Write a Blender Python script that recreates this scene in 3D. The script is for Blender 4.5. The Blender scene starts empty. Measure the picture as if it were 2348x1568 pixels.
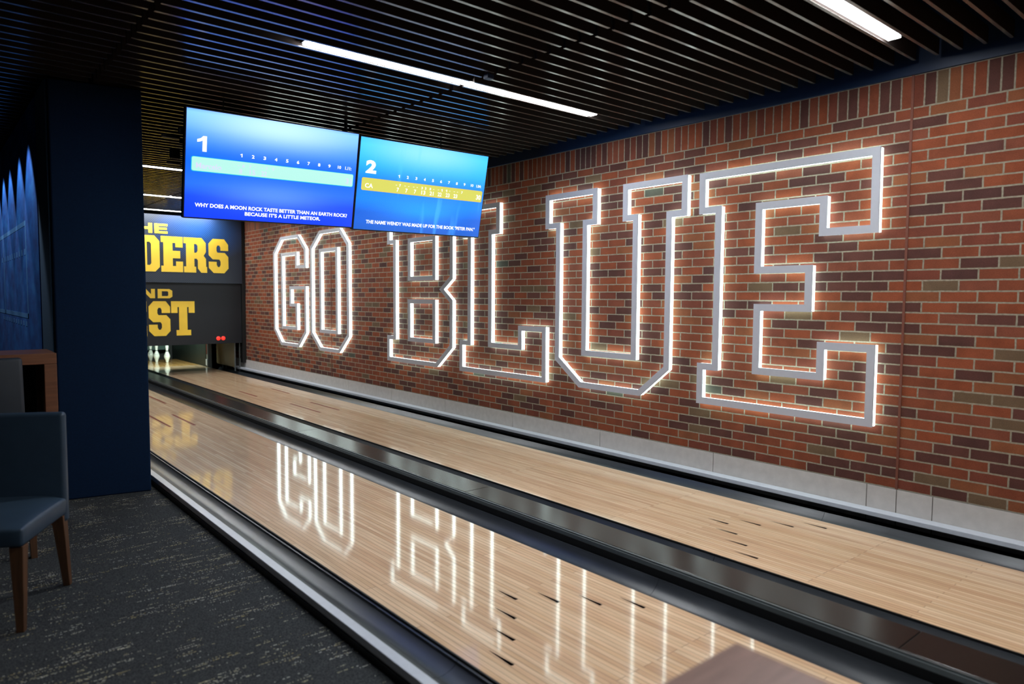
import bpy, bmesh, math, random
from mathutils import Vector, Matrix
random.seed(7)
S = bpy.context.scene
C = S.collection
W, H = 2348, 1568
# ------------------------------------------------------------------ camera
F_PX = 1613.305
YAW, PITCH, ROLL = 0.70239, -0.06336, 0.00648
CAM = Vector((-2.15514, 2.20088, 1.45132))
fw = Vector((math.sin(YAW)*math.cos(PITCH), math.cos(YAW)*math.cos(PITCH), math.sin(PITCH)))
r0 = Vector((math.cos(YAW), -math.sin(YAW), 0)); u0 = r0.cross(fw)
rt = r0*math.cos(ROLL)+u0*math.sin(ROLL); up = -r0*math.sin(ROLL)+u0*math.cos(ROLL)
cd = bpy.data.cameras.new('camera'); cam = bpy.data.objects.new('camera', cd); C.objects.link(cam)
cam.matrix_world = Matrix(((rt.x, up.x, -fw.x, CAM.x), (rt.y, up.y, -fw.y, CAM.y), (rt.z, up.z, -fw.z, CAM.z), (0, 0, 0, 1)))
cd.sensor_width = 36; cd.lens = 36*F_PX/W; cd.clip_start = 0.05; cd.clip_end = 100
cd.dof.use_dof = True; cd.dof.focus_distance = 6.5; cd.dof.aperture_fstop = 1.8
S.camera = cam
# ------------------------------------------------------------------ world, view
w = bpy.data.worlds.new('world'); S.world = w; w.use_nodes = True
w.node_tree.nodes['Background'].inputs[0].default_value = (0.02, 0.025, 0.035, 1)
w.node_tree.nodes['Background'].inputs[1].default_value = 0.3
S.view_settings.view_transform = 'Standard'; S.view_settings.look = 'None'
S.view_settings.gamma = 1; S.view_settings.use_curve_mapping = False
S.view_settings.exposure = 0.0
STRIP = 88.0        # radiance of the ceiling strips
LED = 6.0           # radiance of the letters' glowing acrylic bodies
CEIL = 2.925        # underside of the ceiling blades
def lamp(name, kind, loc, energy, color=(1, 1, 1), target=None, **kw):
    l = bpy.data.lights.new(name, kind); l.energy = energy; l.color = color
    for k, v in kw.items(): setattr(l, k, v)
    o = bpy.data.objects.new(name, l); C.objects.link(o); o.location = loc
    if target is not None:
        o.rotation_euler = (Vector(target)-Vector(loc)).to_track_quat('-Z', 'Y').to_euler()
    return o
# recessed spots washing the blue mural, lounge downlights, lamp over the pins
for sy in (8.92, 9.56, 10.33, 10.95, 11.6, 12.25):
    lamp('mural_spot', 'SPOT', (-1.66, sy, 2.9), 48, (0.80, 0.90, 1.0), (-1.56, sy, 1.6), spot_size=math.radians(62), spot_blend=0.35, shadow_soft_size=0.02)
for lx, ly, e in ((-4.2, 6.9, 46), (-2.7, 8.9, 14), (-3.6, 3.0, 34), (-1.9, -0.6, 50), (0.9, -1.5, 50)):
    lamp('lounge_downlight', 'SPOT', (lx, ly, 2.88), e, (1.0, 0.93, 0.84), (lx+0.02, ly, 0), spot_size=math.radians(120), spot_blend=0.8, shadow_soft_size=0.06)
lamp('pin_lamp', 'AREA', (1.8, 17.2, 0.95), 40, (0.80, 1.0, 0.88), (1.8, 19.3, 0.1), shape='RECTANGLE', size=1.0, size_y=0.08)
lamp('pin_lamp', 'AREA', (0.0, 17.2, 0.95), 40, (0.80, 1.0, 0.88), (0.0, 19.3, 0.1), shape='RECTANGLE', size=1.0, size_y=0.08)

# ------------------------------------------------------------------ materials
def lin(c):
    return tuple(((v/255)/12.92 if v/255 <= 0.04045 else ((v/255+0.055)/1.055)**2.4) for v in c)+(1,)
def newmat(name):
    m = bpy.data.materials.new(name); m.use_nodes = True
    nt = m.node_tree; b = nt.nodes['Principled BSDF']
    return m, nt, b
def N(nt, t, **kw):
    n = nt.nodes.new(t)
    for k, v in kw.items(): setattr(n, k, v)
    return n
def L(nt, a, b): nt.links.new(a, b)
def M(nt, op, a, b=None, c=None, clamp=False):
    n = N(nt, 'ShaderNodeMath', operation=op, use_clamp=clamp)
    for i, v in enumerate((a, b, c)):
        if v is None: continue
        if isinstance(v, (int, float)): n.inputs[i].default_value = v
        else: L(nt, v, n.inputs[i])
    return n.outputs[0]
def mix(nt, fac, a, b, mode='MIX'):
    n = N(nt, 'ShaderNodeMix', data_type='RGBA', blend_type=mode)
    for s, v in ((n.inputs[0], fac), (n.inputs[6], a), (n.inputs[7], b)):
        if hasattr(v, 'links') or isinstance(v, bpy.types.NodeSocket): L(nt, v, s)
        elif isinstance(v, (int, float)): s.default_value = v
        else: s.default_value = v
    return n.outputs[2]
def ramp(nt, fac, stops, interp='LINEAR'):
    n = N(nt, 'ShaderNodeValToRGB'); cr = n.color_ramp; cr.interpolation = interp
    while len(cr.elements) < len(stops): cr.elements.new(0.5)
    for e, (p, c) in zip(cr.elements, stops): e.position = p; e.color = c
    L(nt, fac, n.inputs[0]); return n.outputs[0]
def coords(nt, order='XYZ', off=(0, 0, 0), scl=(1, 1, 1)):
    t = N(nt, 'ShaderNodeTexCoord'); s = N(nt, 'ShaderNodeSeparateXYZ'); L(nt, t.outputs['Object'], s.inputs[0])
    c = N(nt, 'ShaderNodeCombineXYZ')
    for i, a in enumerate(order):
        v = s.outputs['XYZ'.index(a)]
        v = M(nt, 'MULTIPLY_ADD', v, scl[i], off[i]*scl[i]); L(nt, v, c.inputs[i])
    return c.outputs[0]
def noise(nt, vec, scale, detail=2, rough=0.5):
    n = N(nt, 'ShaderNodeTexNoise'); n.inputs['Scale'].default_value = scale
    n.inputs['Detail'].default_value = detail; n.inputs['Roughness'].default_value = rough
    if vec is not None: L(nt, vec, n.inputs['Vector'])
    return n.outputs['Fac']
def bump(nt, b, h, strength, dist):
    n = N(nt, 'ShaderNodeBump'); n.inputs['Strength'].default_value = strength; n.inputs['Distance'].default_value = dist
    L(nt, h, n.inputs['Height']); L(nt, n.outputs[0], b.inputs['Normal'])
def simple(name, rgb, rough=0.5, metal=0.0, spec=0.5, var=0.0, vscale=30, bmp=0.0, bscale=400, coat=0.0):
    m, nt, b = newmat(name)
    b.inputs['Roughness'].default_value = rough; b.inputs['Metallic'].default_value = metal
    b.inputs['Specular IOR Level'].default_value = spec
    b.inputs['Coat Weight'].default_value = coat
    v = coords(nt)
    n = noise(nt, v, vscale, 3)
    c = lin(rgb); lo = tuple(x*(1-var) for x in c[:3])+(1,); hi = tuple(min(1, x*(1+var)) for x in c[:3])+(1,)
    L(nt, ramp(nt, n, [(0.3, lo), (0.7, hi)]), b.inputs['Base Color'])
    if bmp: bump(nt, b, noise(nt, v, bscale, 2), bmp, 0.002)
    return m
def emit(name, rgb, strength):
    m, nt, b = newmat(name); b.inputs['Base Color'].default_value = (0.02, 0.02, 0.02, 1)
    b.inputs['Emission Color'].default_value = rgb; b.inputs['Emission Strength'].default_value = strength
    return m

XW, ZB, CR, BW, YJ = 2.687, 0.2196, 0.0677, 0.2032, 4.028
def brick_mat(name, soldier=False):
    m, nt, b = newmat(name)
    if soldier: v = coords(nt, 'YZX', (-YJ, -(ZB+36*CR), 0)); bw, rh, off = CR, 0.2032, 0.0
    else: v = coords(nt, 'YZX', (-YJ-BW/2, -ZB, 0)); bw, rh, off = BW, CR, 0.5
    # a little waviness of the joints
    nz = N(nt, 'ShaderNodeTexNoise'); nz.inputs['Scale'].default_value = 26; L(nt, v, nz.inputs['Vector'])
    wv = N(nt, 'ShaderNodeVectorMath', operation='MULTIPLY_ADD'); L(nt, nz.outputs['Color'], wv.inputs[0])
    wv.inputs[1].default_value = (0.004, 0.004, 0); L(nt, v, wv.inputs[2])
    sb = N(nt, 'ShaderNodeVectorMath', operation='SUBTRACT'); L(nt, wv.outputs[0], sb.inputs[0]); sb.inputs[1].default_value = (0.002, 0.002, 0)
    v2 = sb.outputs[0]
    br = N(nt, 'ShaderNodeTexBrick'); br.offset = off
    L(nt, v2, br.inputs['Vector'])
    for k, val in (('Color1', (0, 0, 0, 1)), ('Color2', (1, 1, 1, 1)), ('Mortar', (0, 0, 0, 1)), ('Scale', 1.0), ('Mortar Size', 0.0052), ('Mortar Smooth', 0.12), ('Bias', 0.0), ('Brick Width', bw), ('Row Height', rh)):
        br.inputs[k].default_value = val
    cols = [(0.0, (104, 60, 54)), (0.20, (152, 76, 52)), (0.34, (166, 82, 54)), (0.47, (140, 70, 54)), (0.58, (160, 78, 50)), (0.68, (116, 66, 58)), (0.74, (150, 78, 58)), (0.84, (128, 96, 74)), (0.885, (158, 88, 58)), (0.95, (98, 58, 54)), (0.985, (96, 88, 78))]
    base = ramp(nt, br.outputs['Color'], [(p, lin(c)) for p, c in cols], 'CONSTANT')
    base = mix(nt, 1.0, base, (0.68, 0.78, 0.74, 1), 'MULTIPLY')
    fine = noise(nt, v, 240, 3, 0.7); blot = noise(nt, v, 9, 3)
    base = mix(nt, 1.0, base, ramp(nt, fine, [(0.3, (0.72, 0.72, 0.72, 1)), (0.7, (1.22, 1.22, 1.22, 1))]), 'MULTIPLY')
    base = mix(nt, 1.0, base, ramp(nt, blot, [(0.3, (0.86, 0.86, 0.86, 1)), (0.7, (1.12, 1.12, 1.12, 1))]), 'MULTIPLY')
    mort = ramp(nt, noise(nt, v, 60, 3), [(0.3, lin((132, 124, 106))), (0.7, lin((160, 150, 130)))])
    col = mix(nt, br.outputs['Fac'], base, mort)
    L(nt, col, b.inputs['Base Color'])
    b.inputs['Roughness'].default_value = 0.85; b.inputs['Specular IOR Level'].default_value = 0.25
    h = M(nt, 'SUBTRACT', 1.0, br.outputs['Fac'])
    h = M(nt, 'MULTIPLY_ADD', fine, 0.16, h)
    bump(nt, b, h, 0.85, 0.006)
    return m
def lane_mat(name, tint=(1, 1, 1)):
    m, nt, b = newmat(name)
    v = coords(nt, 'YXZ', (0.137, 0.52705, 0))
    br = N(nt, 'ShaderNodeTexBrick'); br.offset = 0.37; br.offset_frequency = 3
    L(nt, v, br.inputs['Vector'])
    for k, val in (('Color1', (0, 0, 0, 1)), ('Color2', (1, 1, 1, 1)), ('Mortar', (0.5, 0.5, 0.5, 1)), ('Scale', 1.0), ('Mortar Size', 0.0015), ('Mortar Smooth', 0.2), ('Bias', 0.0), ('Brick Width', 1.35), ('Row Height', 1.0541/39)):
        br.inputs[k].default_value = val
    t = lambda c: tuple(a*s for a, s in zip(lin(c)[:3], tint))+(1,)
    base = ramp(nt, br.outputs['Color'], [(0, t((226, 192, 156))), (0.25, t((216, 178, 140))), (0.5, t((232, 202, 168))), (0.75, t((222, 184, 148))), (1, t((206, 166, 130)))])
    vg = coords(nt, 'XYZ', (0, 0, 0), (110, 2.2, 1)); gr = noise(nt, vg, 1.0, 4, 0.6)
    vb = coords(nt, 'XYZ', (0, 0, 0), (38, 3.0, 1)); gb = noise(nt, vb, 1.0, 2)
    base = mix(nt, 1.0, base, ramp(nt, gr, [(0.3, (0.86, 0.84, 0.82, 1)), (0.7, (1.08, 1.08, 1.08, 1))]), 'MULTIPLY')
    base = mix(nt, 1.0, base, ramp(nt, gb, [(0.25, (0.86, 0.82, 0.78, 1)), (0.65, (1.06, 1.06, 1.06, 1))]), 'MULTIPLY')
    base = mix(nt, M(nt, 'MULTIPLY', br.outputs['Fac'], 0.8), base, t((120, 82, 58)))
    L(nt, base, b.inputs['Base Color'])
    b.inputs['Roughness'].default_value = 0.45
    b.inputs['Specular IOR Level'].default_value = 0.2
    b.inputs['Coat Weight'].default_value = 1.0; b.inputs['Coat Roughness'].default_value = 0.062; b.inputs['Coat IOR'].default_value = 1.42
    n = N(nt, 'ShaderNodeBump'); n.inputs['Strength'].default_value = 0.016; n.inputs['Distance'].default_value = 0.002
    L(nt, noise(nt, coords(nt, 'XYZ', (0, 0, 0), (60, 9, 1)), 1.0, 3), n.inputs['Height']); L(nt, n.outputs[0], b.inputs['Coat Normal'])
    return m
def carpet_mat():
    m, nt, b = newmat('carpet')
    v = coords(nt)
    # woven threads: cells 8 mm along x, 4.5 mm across
    t = N(nt, 'ShaderNodeTexWhiteNoise', noise_dimensions='2D')
    s = N(nt, 'ShaderNodeSeparateXYZ'); L(nt, v, s.inputs[0])
    cx = M(nt, 'FLOOR', M(nt, 'MULTIPLY', s.outputs[0], 1/0.004)); cy = M(nt, 'FLOOR', M(nt, 'MULTIPLY', s.outputs[1], 1/0.0031))
    cc = N(nt, 'ShaderNodeCombineXYZ'); L(nt, cx, cc.inputs[0]); L(nt, cy, cc.inputs[1]); L(nt, cc.outputs[0], t.inputs[0])
    rnd = t.outputs['Value']
    # streaks running along x, different in every row
    row = N(nt, 'ShaderNodeTexWhiteNoise', noise_dimensions='1D'); L(nt, cy, row.inputs['W'])
    sv = N(nt, 'ShaderNodeCombineXYZ'); L(nt, M(nt, 'MULTIPLY', s.outputs[0], 5.0), sv.inputs[0])
    L(nt, M(nt, 'MULTIPLY', row.outputs['Value'], 97.0), sv.inputs[1])
    st = noise(nt, sv.outputs[0], 1.0, 2, 0.6)
    cl = noise(nt, coords(nt, 'XYZ', (0, 0, 0), (1.6, 7.5, 1)), 1.0, 3, 0.6)
    mask = M(nt, 'ADD', M(nt, 'MULTIPLY', st, 0.85), M(nt, 'MULTIPLY', cl, 0.38))
    mask = M(nt, 'SUBTRACT', mask, 0.605); mask = M(nt, 'MULTIPLY', mask, 5.5, clamp=True)
    pick = M(nt, 'GREATER_THAN', M(nt, 'MULTIPLY', rnd, mask), 0.56)
    t2 = N(nt, 'ShaderNodeTexWhiteNoise', noise_dimensions='1D'); L(nt, M(nt, 'MULTIPLY', cy, 0.37), t2.inputs['W'])
    dots = ramp(nt, t2.outputs['Value'], [(0, lin((225, 226, 220))), (0.55, lin((214, 206, 170))), (0.85, lin((186, 164, 96))), (1, lin((236, 234, 226)))])
    base = ramp(nt, rnd, [(0, lin((34, 37, 39))), (0.5, lin((56, 60, 62))), (1, lin((84, 87, 88)))])
    base = mix(nt, M(nt, 'MULTIPLY', cl, 0.4), base, lin((44, 40, 44)))
    L(nt, mix(nt, M(nt, 'MULTIPLY', pick, 0.85), base, dots), b.inputs['Base Color'])
    b.inputs['Roughness'].default_value = 0.95; b.inputs['Specular IOR Level'].default_value = 0.1
    bump(nt, b, M(nt, 'ADD', rnd, pick), 0.5, 0.003)
    return m
def wood_mat(name, dark, light, rough=0.4, axis='XYZ', scl=(60, 60, 4), coat=0.0):
    m, nt, b = newmat(name)
    g = noise(nt, coords(nt, axis, (0, 0, 0), scl), 1.0, 4, 0.6)
    L(nt, ramp(nt, g, [(0.25, lin(dark)), (0.75, lin(light))]), b.inputs['Base Color'])
    b.inputs['Roughness'].default_value = rough; b.inputs['Coat Weight'].default_value = coat; b.inputs['Coat Roughness'].default_value = 0.2
    return m
def weave_mat(name):
    m, nt, b = newmat(name)
    v = coords(nt, 'XZY')
    ch = N(nt, 'ShaderNodeTexWave', wave_type='BANDS', bands_direction='DIAGONAL'); ch.inputs['Scale'].default_value = 17
    L(nt, coords(nt, 'XZY', (0, 0, 0), (1, 1, 0)), ch.inputs['Vector'])
    ch2 = N(nt, 'ShaderNodeTexWave', wave_type='BANDS', bands_direction='DIAGONAL'); ch2.inputs['Scale'].default_value = 17
    L(nt, coords(nt, 'XZY', (0, 0, 0), (-1, 1, 0)), ch2.inputs['Vector'])
    wv = M(nt, 'MULTIPLY', ch.outputs['Fac'], ch2.outputs['Fac'])
    s = N(nt, 'ShaderNodeSeparateXYZ'); L(nt, v, s.inputs[0])
    # strip light's blue highlight, painted into the colour high on the panel
    dx = M(nt, 'SUBTRACT', s.outputs[0], 1.0); dz = M(nt, 'SUBTRACT', s.outputs[1], 2.02)
    d = M(nt, 'SQRT', M(nt, 'ADD', M(nt, 'MULTIPLY', dx, dx), M(nt, 'MULTIPLY', M(nt, 'MULTIPLY', dz, dz), 3.2)))
    glow = M(nt, 'SUBTRACT', 1.0, M(nt, 'MULTIPLY', d, 1.1), clamp=True)
    c = mix(nt, glow, lin((34, 42, 56)), lin((20, 80, 150)))
    c = mix(nt, 1.0, c, ramp(nt, wv, [(0, (0.7, 0.7, 0.7, 1)), (0.6, (1.5, 1.5, 1.5, 1))]), 'MULTIPLY')
    L(nt, c, b.inputs['Base Color']); b.inputs['Roughness'].default_value = 0.5
    return m
def gutter_mat(name):
    m, nt, b = newmat(name)
    v = coords(nt, 'XYZ', (0, 0, 0), (30, 3, 30)); n1 = noise(nt, v, 1.0, 4, 0.6)
    scuff = noise(nt, coords(nt, 'XYZ', (0, 0, 0), (10, 2.5, 10)), 1.0, 2, 0.5)
    c = ramp(nt, n1, [(0.3, lin((36, 39, 43))), (0.7, lin((48, 51, 56)))])
    c = mix(nt, ramp(nt, scuff, [(0.62, (0, 0, 0, 1)), (0.75, (0.25, 0.25, 0.25, 1))]), c, lin((80, 84, 90)))
    L(nt, c, b.inputs['Base Color'])
    L(nt, ramp(nt, scuff, [(0.4, (0.31, 0.31, 0.31, 1)), (0.75, (0.33, 0.33, 0.33, 1))]), b.inputs['Roughness'])
    return m
MT = dict(
    brick=brick_mat('red brick'), soldier=brick_mat('soldier brick', True),
    lane=lane_mat('maple lane'), deck=lane_mat('pin deck', (0.95, 0.78, 0.42)), carpet=carpet_mat(),
    black=simple('black', (12, 12, 13), 0.6), plenum=simple('plenum black', (10, 10, 11), 0.95, spec=0.1),
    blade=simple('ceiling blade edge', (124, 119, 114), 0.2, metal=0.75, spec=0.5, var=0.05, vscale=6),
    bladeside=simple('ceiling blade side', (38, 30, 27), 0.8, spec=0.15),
    navy=simple('navy fabric', (8, 33, 62), 0.9, spec=0.2, var=0.12, vscale=80, bmp=0.3, bscale=500),
    navytrim=simple('navy paint', (8, 34, 66), 0.5, var=0.05),
    stone=simple('limestone', (196, 190, 184), 0.85, var=0.06, vscale=18, bmp=0.2, bscale=200),
    grout=simple('grey joint', (120, 114, 106), 0.9),
    caulk=simple('brown sealant', (112, 62, 46), 0.7, var=0.08),
    strip=simple('pale metal strip', (196, 200, 208), 0.35, spec=0.5, var=0.03),
    gutter=gutter_mat('gutter plastic'),
    cap=simple('dark gloss cover', (32, 27, 25), 0.23, spec=0.38, var=0.1, vscale=5),
    capedge=simple('satin metal edge', (130, 138, 140), 0.3, metal=0.7, var=0.05),
    ink=simple('inlay ink', (40, 36, 46), 0.4), rust=simple('inlay red brown', (112, 42, 26), 0.6, spec=0.15),
    white=simple('white paint', (190, 192, 200), 0.42, var=0.02),
    led=emit('glowing acrylic', (0.80, 1.0, 0.97, 1), LED), tube=emit('strip diffuser', (0.93, 0.97, 1.0, 1), STRIP),
    red=emit('red lens', (1.0, 0.035, 0.02, 1), 1.3),
    leather=simple('navy leather', (48, 65, 82), 0.42, spec=0.35, var=0.08, vscale=12, bmp=0.12, bscale=260),
    leather2=simple('charcoal leather', (42, 48, 56), 0.5, spec=0.4, var=0.08, vscale=12, bmp=0.12, bscale=260),
    leg=wood_mat('walnut leg', (66, 44, 28), (100, 66, 42), 0.5),
    counter=wood_mat('walnut counter', (104, 66, 46), (134, 88, 62), 0.4, scl=(5, 60, 60)),
    table=wood_mat('walnut tabletop', (112, 72, 58), (150, 104, 88), 0.35, scl=(5, 40, 60), coat=0.3),
    weave=weave_mat('woven print panel'),
    mask2=simple('charcoal print panel', (17, 20, 28), 0.6, var=0.25, vscale=160),
    gold=simple('gold print', (252, 206, 60), 0.5, var=0.05, vscale=4),
    pin=simple('white pin', (232, 236, 230), 0.2, spec=0.6), steel=simple('grey steel', (120, 126, 126), 0.35, metal=0.6),
    green=simple('dark green board', (10, 22, 18), 0.5, var=0.3, vscale=6), curtain=simple('green grey curtain', (60, 84, 78), 0.6, var=0.2, vscale=8),
    tan=simple('tan plastic panel', (120, 104, 78), 0.4, var=0.1), dirt=simple('dark brown litter', (44, 26, 24), 0.9),
    mural=None, muralline=simple('light blue print', (70, 130, 190), 0.7))
def mural_mat():
    m, nt, b = newmat('blue stadium print')
    n1 = noise(nt, coords(nt, 'YZX', (0, 0, 0), (1.2, 2.5, 1)), 2.0, 5, 0.6)
    c = ramp(nt, n1, [(0.3, lin((2, 52, 128))), (0.55, lin((4, 92, 176))), (0.8, lin((40, 132, 204)))])
    L(nt, c, b.inputs['Base Color']); b.inputs['Roughness'].default_value = 0.7
    return m
MT['mural'] = mural_mat()
def screen_mat(name, kind):
    m, nt, b = newmat(name)
    t = N(nt, 'ShaderNodeTexCoord'); s = N(nt, 'ShaderNodeSeparateXYZ'); L(nt, t.outputs['Object'], s.inputs[0])
    u = M(nt, 'ADD', M(nt, 'DIVIDE', s.outputs[0], 1.33), 0.5); v = M(nt, 'ADD', M(nt, 'DIVIDE', s.outputs[2], 0.76), 0.5)
    if kind == 1:
        stops = [(0, (0, 62, 226)), (0.2, (0, 70, 235)), (0.32, (30, 110, 250)), (0.52, (0, 104, 250)), (0.62, (20, 112, 240)), (0.8, (60, 150, 250)), (0.97, (120, 200, 255)), (1, (70, 160, 255))]
        hi, hi2 = lin((205, 242, 255)), lin((96, 150, 255))
    else:
        stops = [(0, (0, 92, 160)), (0.1, (0, 96, 172)), (0.2, (0, 92, 170)), (0.34, (0, 132, 206)), (0.55, (0, 128, 178)), (0.72, (0, 176, 222)), (0.93, (0, 208, 252)), (1, (0, 190, 250))]
        hi, hi2 = lin((150, 228, 255)), lin((0, 160, 230))
    c = ramp(nt, v, [(p, lin(q)) for p, q in stops])
    def blob(cu, cv, ru, rv):
        a = M(nt, 'DIVIDE', M(nt, 'SUBTRACT', u, cu), ru); e = M(nt, 'DIVIDE', M(nt, 'SUBTRACT', v, cv), rv)
        d = M(nt, 'ADD', M(nt, 'MULTIPLY', a, a), M(nt, 'MULTIPLY', e, e))
        return M(nt, 'POWER', 2.718, M(nt, 'MULTIPLY', d, -1.0))
    c = mix(nt, M(nt, 'MULTIPLY', blob(0.5, 0.93, 0.42, 0.17), 0.95, clamp=True), c, hi)
    c = mix(nt, M(nt, 'MULTIPLY', blob(0.5, 0.26, 0.3, 0.12), 0.8, clamp=True), c, hi2)
    if kind == 2:
        nz = noise(nt, coords(nt, 'XZY', (0, 0, 0), (9, 1.2, 1)), 1.0, 2)
        c = mix(nt, M(nt, 'MULTIPLY', ramp(nt, nz, [(0.6, (0, 0, 0, 1)), (0.72, (1, 1, 1, 1))]), 0.3), c, lin((90, 210, 240)))
    c = mix(nt, 1.0, c, (0.92, 1.0, 1.7, 1), 'MULTIPLY')   # the display's blue is far brighter than the photo can hold
    b.inputs['Base Color'].default_value = (0.01, 0.01, 0.01, 1); b.inputs['Roughness'].default_value = 0.25
    L(nt, c, b.inputs['Emission Color']); b.inputs['Emission Strength'].default_value = 1.15
    return m
MT['screen1'] = screen_mat('blue score screen', 1); MT['screen2'] = screen_mat('teal score screen', 2)
MT['text'] = emit('screen white', (1, 1, 1, 1), 1.3)
MT['faint'] = emit('screen pale', lin((206, 244, 250)), 1.25)
MT['faint1'] = emit('screen faint', lin((222, 226, 255)), 1.0)
MT['bar1'] = emit('screen mint bar', lin((186, 250, 238)), 1.0)
MT['bar1e'] = emit('screen mint edge', lin((0, 205, 205)), 1.1)
MT['bar2'] = emit('screen yellow bar', lin((222, 220, 92)), 1.0)
MT['bar2e'] = emit('screen yellow edge', lin((236, 196, 70)), 1.1)

# ------------------------------------------------------------------ mesh helpers
def tag(o, label=None, cat=None, group=None, kind=None):
    if label: o['label'] = label
    if cat: o['category'] = cat
    if group: o['group'] = group
    if kind: o['kind'] = kind
    return o
def thing(name, label, cat, loc=(0, 0, 0), rz=0.0, group=None):
    o = bpy.data.objects.new(name, None); C.objects.link(o); o.location = loc; o.rotation_euler = (0, 0, rz)
    o.empty_display_size = 0.1
    return tag(o, label, cat, group)
def obj(name, bm, mats, parent=None, smooth=False, bevel=0.0, seg=2):
    me = bpy.data.meshes.new(name); bmesh.ops.recalc_face_normals(bm, faces=bm.faces); bm.to_mesh(me); bm.free()
    for m in (mats if isinstance(mats, (list, tuple)) else [mats]): me.materials.append(m)
    o = bpy.data.objects.new(name, me); C.objects.link(o)
    if parent: o.parent = parent
    if smooth:
        for p in me.polygons: p.use_smooth = True
    if bevel:
        md = o.modifiers.new('bevel', 'BEVEL'); md.width = bevel; md.segments = seg; md.limit_method = 'ANGLE'; md.harden_normals = False
    return o
def box(bm, x0, x1, y0, y1, z0, z1, mi=0):
    vs = [bm.verts.new(p) for p in ((x0, y0, z0), (x1, y0, z0), (x1, y1, z0), (x0, y1, z0), (x0, y0, z1), (x1, y0, z1), (x1, y1, z1), (x0, y1, z1))]
    for f in ((3, 2, 1, 0), (4, 5, 6, 7), (0, 1, 5, 4), (1, 2, 6, 5), (2, 3, 7, 6), (3, 0, 4, 7)):
        fc = bm.faces.new([vs[i] for i in f]); fc.material_index = mi
def hull(bm, bottom, top, mi=0):
    a = [bm.verts.new(p) for p in bottom]; b = [bm.verts.new(p) for p in top]; n = len(a)
    for f in [a[::-1], b]+[[a[i], a[(i+1) % n], b[(i+1) % n], b[i]] for i in range(n)]:
        fc = bm.faces.new(f); fc.material_index = mi
def boxobj(name, dims, mat, parent=None, bevel=0.0, seg=2):
    bm = bmesh.new(); box(bm, *dims); return obj(name, bm, mat, parent, bevel=bevel, seg=seg)
def extrude_y(bm, prof, y0, y1, mi=0, closed=False):
    """profile of (x, z) points swept along y"""
    a = [bm.verts.new((x, y0, z)) for x, z in prof]; b = [bm.verts.new((x, y1, z)) for x, z in prof]
    n = len(prof)
    for i in range(n if closed else n-1):
        j = (i+1) % n; f = bm.faces.new((a[i], a[j], b[j], b[i])); f.material_index = mi
    if closed: bm.faces.new(a[::-1]); bm.faces.new(b)
def lathe(bm, prof, n=24, cx=0, cy=0, z0=0, mi=0):
    rings = []
    for r, z in prof:
        rings.append([bm.verts.new((cx+r*math.cos(2*math.pi*i/n), cy+r*math.sin(2*math.pi*i/n), z0+z)) for i in range(n)] if r > 1e-6 else [bm.verts.new((cx, cy, z0+z))])
    for a, b in zip(rings, rings[1:]):
        for i in range(n):
            j = (i+1) % n
            if len(a) == 1 and len(b) == 1: continue
            if len(a) == 1: f = bm.faces.new((a[0], b[i], b[j]))
            elif len(b) == 1: f = bm.faces.new((a[i], a[j], b[0]))
            else: f = bm.faces.new((a[i], a[j], b[j], b[i]))
            f.material_index = mi
def ring_path(bm, pts, wdt, place, d0, d1, back_mi=0):
    """closed channel following a polygon (a, b); place(a, b, d) maps to space; mitred corners"""
    n = len(pts); outs, ins = [], []
    for i in range(n):
        p0, p1, p2 = (Vector(pts[i-1]), Vector(pts[i]), Vector(pts[(i+1) % n]))
        e1 = (p1-p0).normalized(); e2 = (p2-p1).normalized()
        n1 = Vector((-e1.y, e1.x)); n2 = Vector((-e2.y, e2.x)); mt = (n1+n2).normalized()
        k = (wdt/2)/max(0.35, mt.dot(n1))
        outs.append(p1+mt*k); ins.append(p1-mt*k)
    def V(p, d): return bm.verts.new(place(p.x, p.y, d))
    A = [[V(p, d) for p in q] for q in (outs, ins) for d in (d0, d1)]   # out0,out1,in0,in1
    for i in range(n):
        j = (i+1) % n
        for q, mi in (((A[1][i], A[1][j], A[3][j], A[3][i]), 0), ((A[0][i], A[0][j], A[2][j], A[2][i]), back_mi), ((A[0][i], A[0][j], A[1][j], A[1][i]), 0), ((A[2][i], A[2][j], A[3][j], A[3][i]), 0)):
            f = bm.faces.new(q); f.material_index = mi
def text_mesh(s, x0, x1, z0, z1, bold=0.02, keep_aspect=False, space=1.0):
    """built-in font laid out in the x-z plane inside the box; returns a mesh"""
    cu = bpy.data.curves.new('tmp', 'FONT'); cu.body = s; cu.offset = bold; cu.resolution_u = 3; cu.space_character = space
    o = bpy.data.objects.new('tmp', cu); C.objects.link(o)
    dg = bpy.context.evaluated_depsgraph_get(); me = bpy.data.meshes.new_from_object(o.evaluated_get(dg))
    bpy.data.objects.remove(o); bpy.data.curves.remove(cu)
    xs = [v.co.x for v in me.vertices]; ys = [v.co.y for v in me.vertices]
    ax, bx, ay, by = min(xs), max(xs), min(ys), max(ys)
    sx = (x1-x0)/(bx-ax); sz = (z1-z0)/(by-ay)
    for v in me.vertices: v.co = Vector((x0+(v.co.x-ax)*sx, 0, z0+(v.co.y-ay)*sz))
    return me
ONE = [(0.62, 1), (1, 1), (1, 0), (0.56, 0), (0.56, 0.70), (0.30, 0.62), (0, 0.58), (0, 0.76), (0.36, 0.84)]
def join_meshes(name, meshes, mat, parent, y):
    bm = bmesh.new()
    for me in meshes: bm.from_mesh(me); bpy.data.meshes.remove(me)
    for v in bm.verts: v.co.y = y
    o = obj(name, bm, mat, parent); return o
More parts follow.
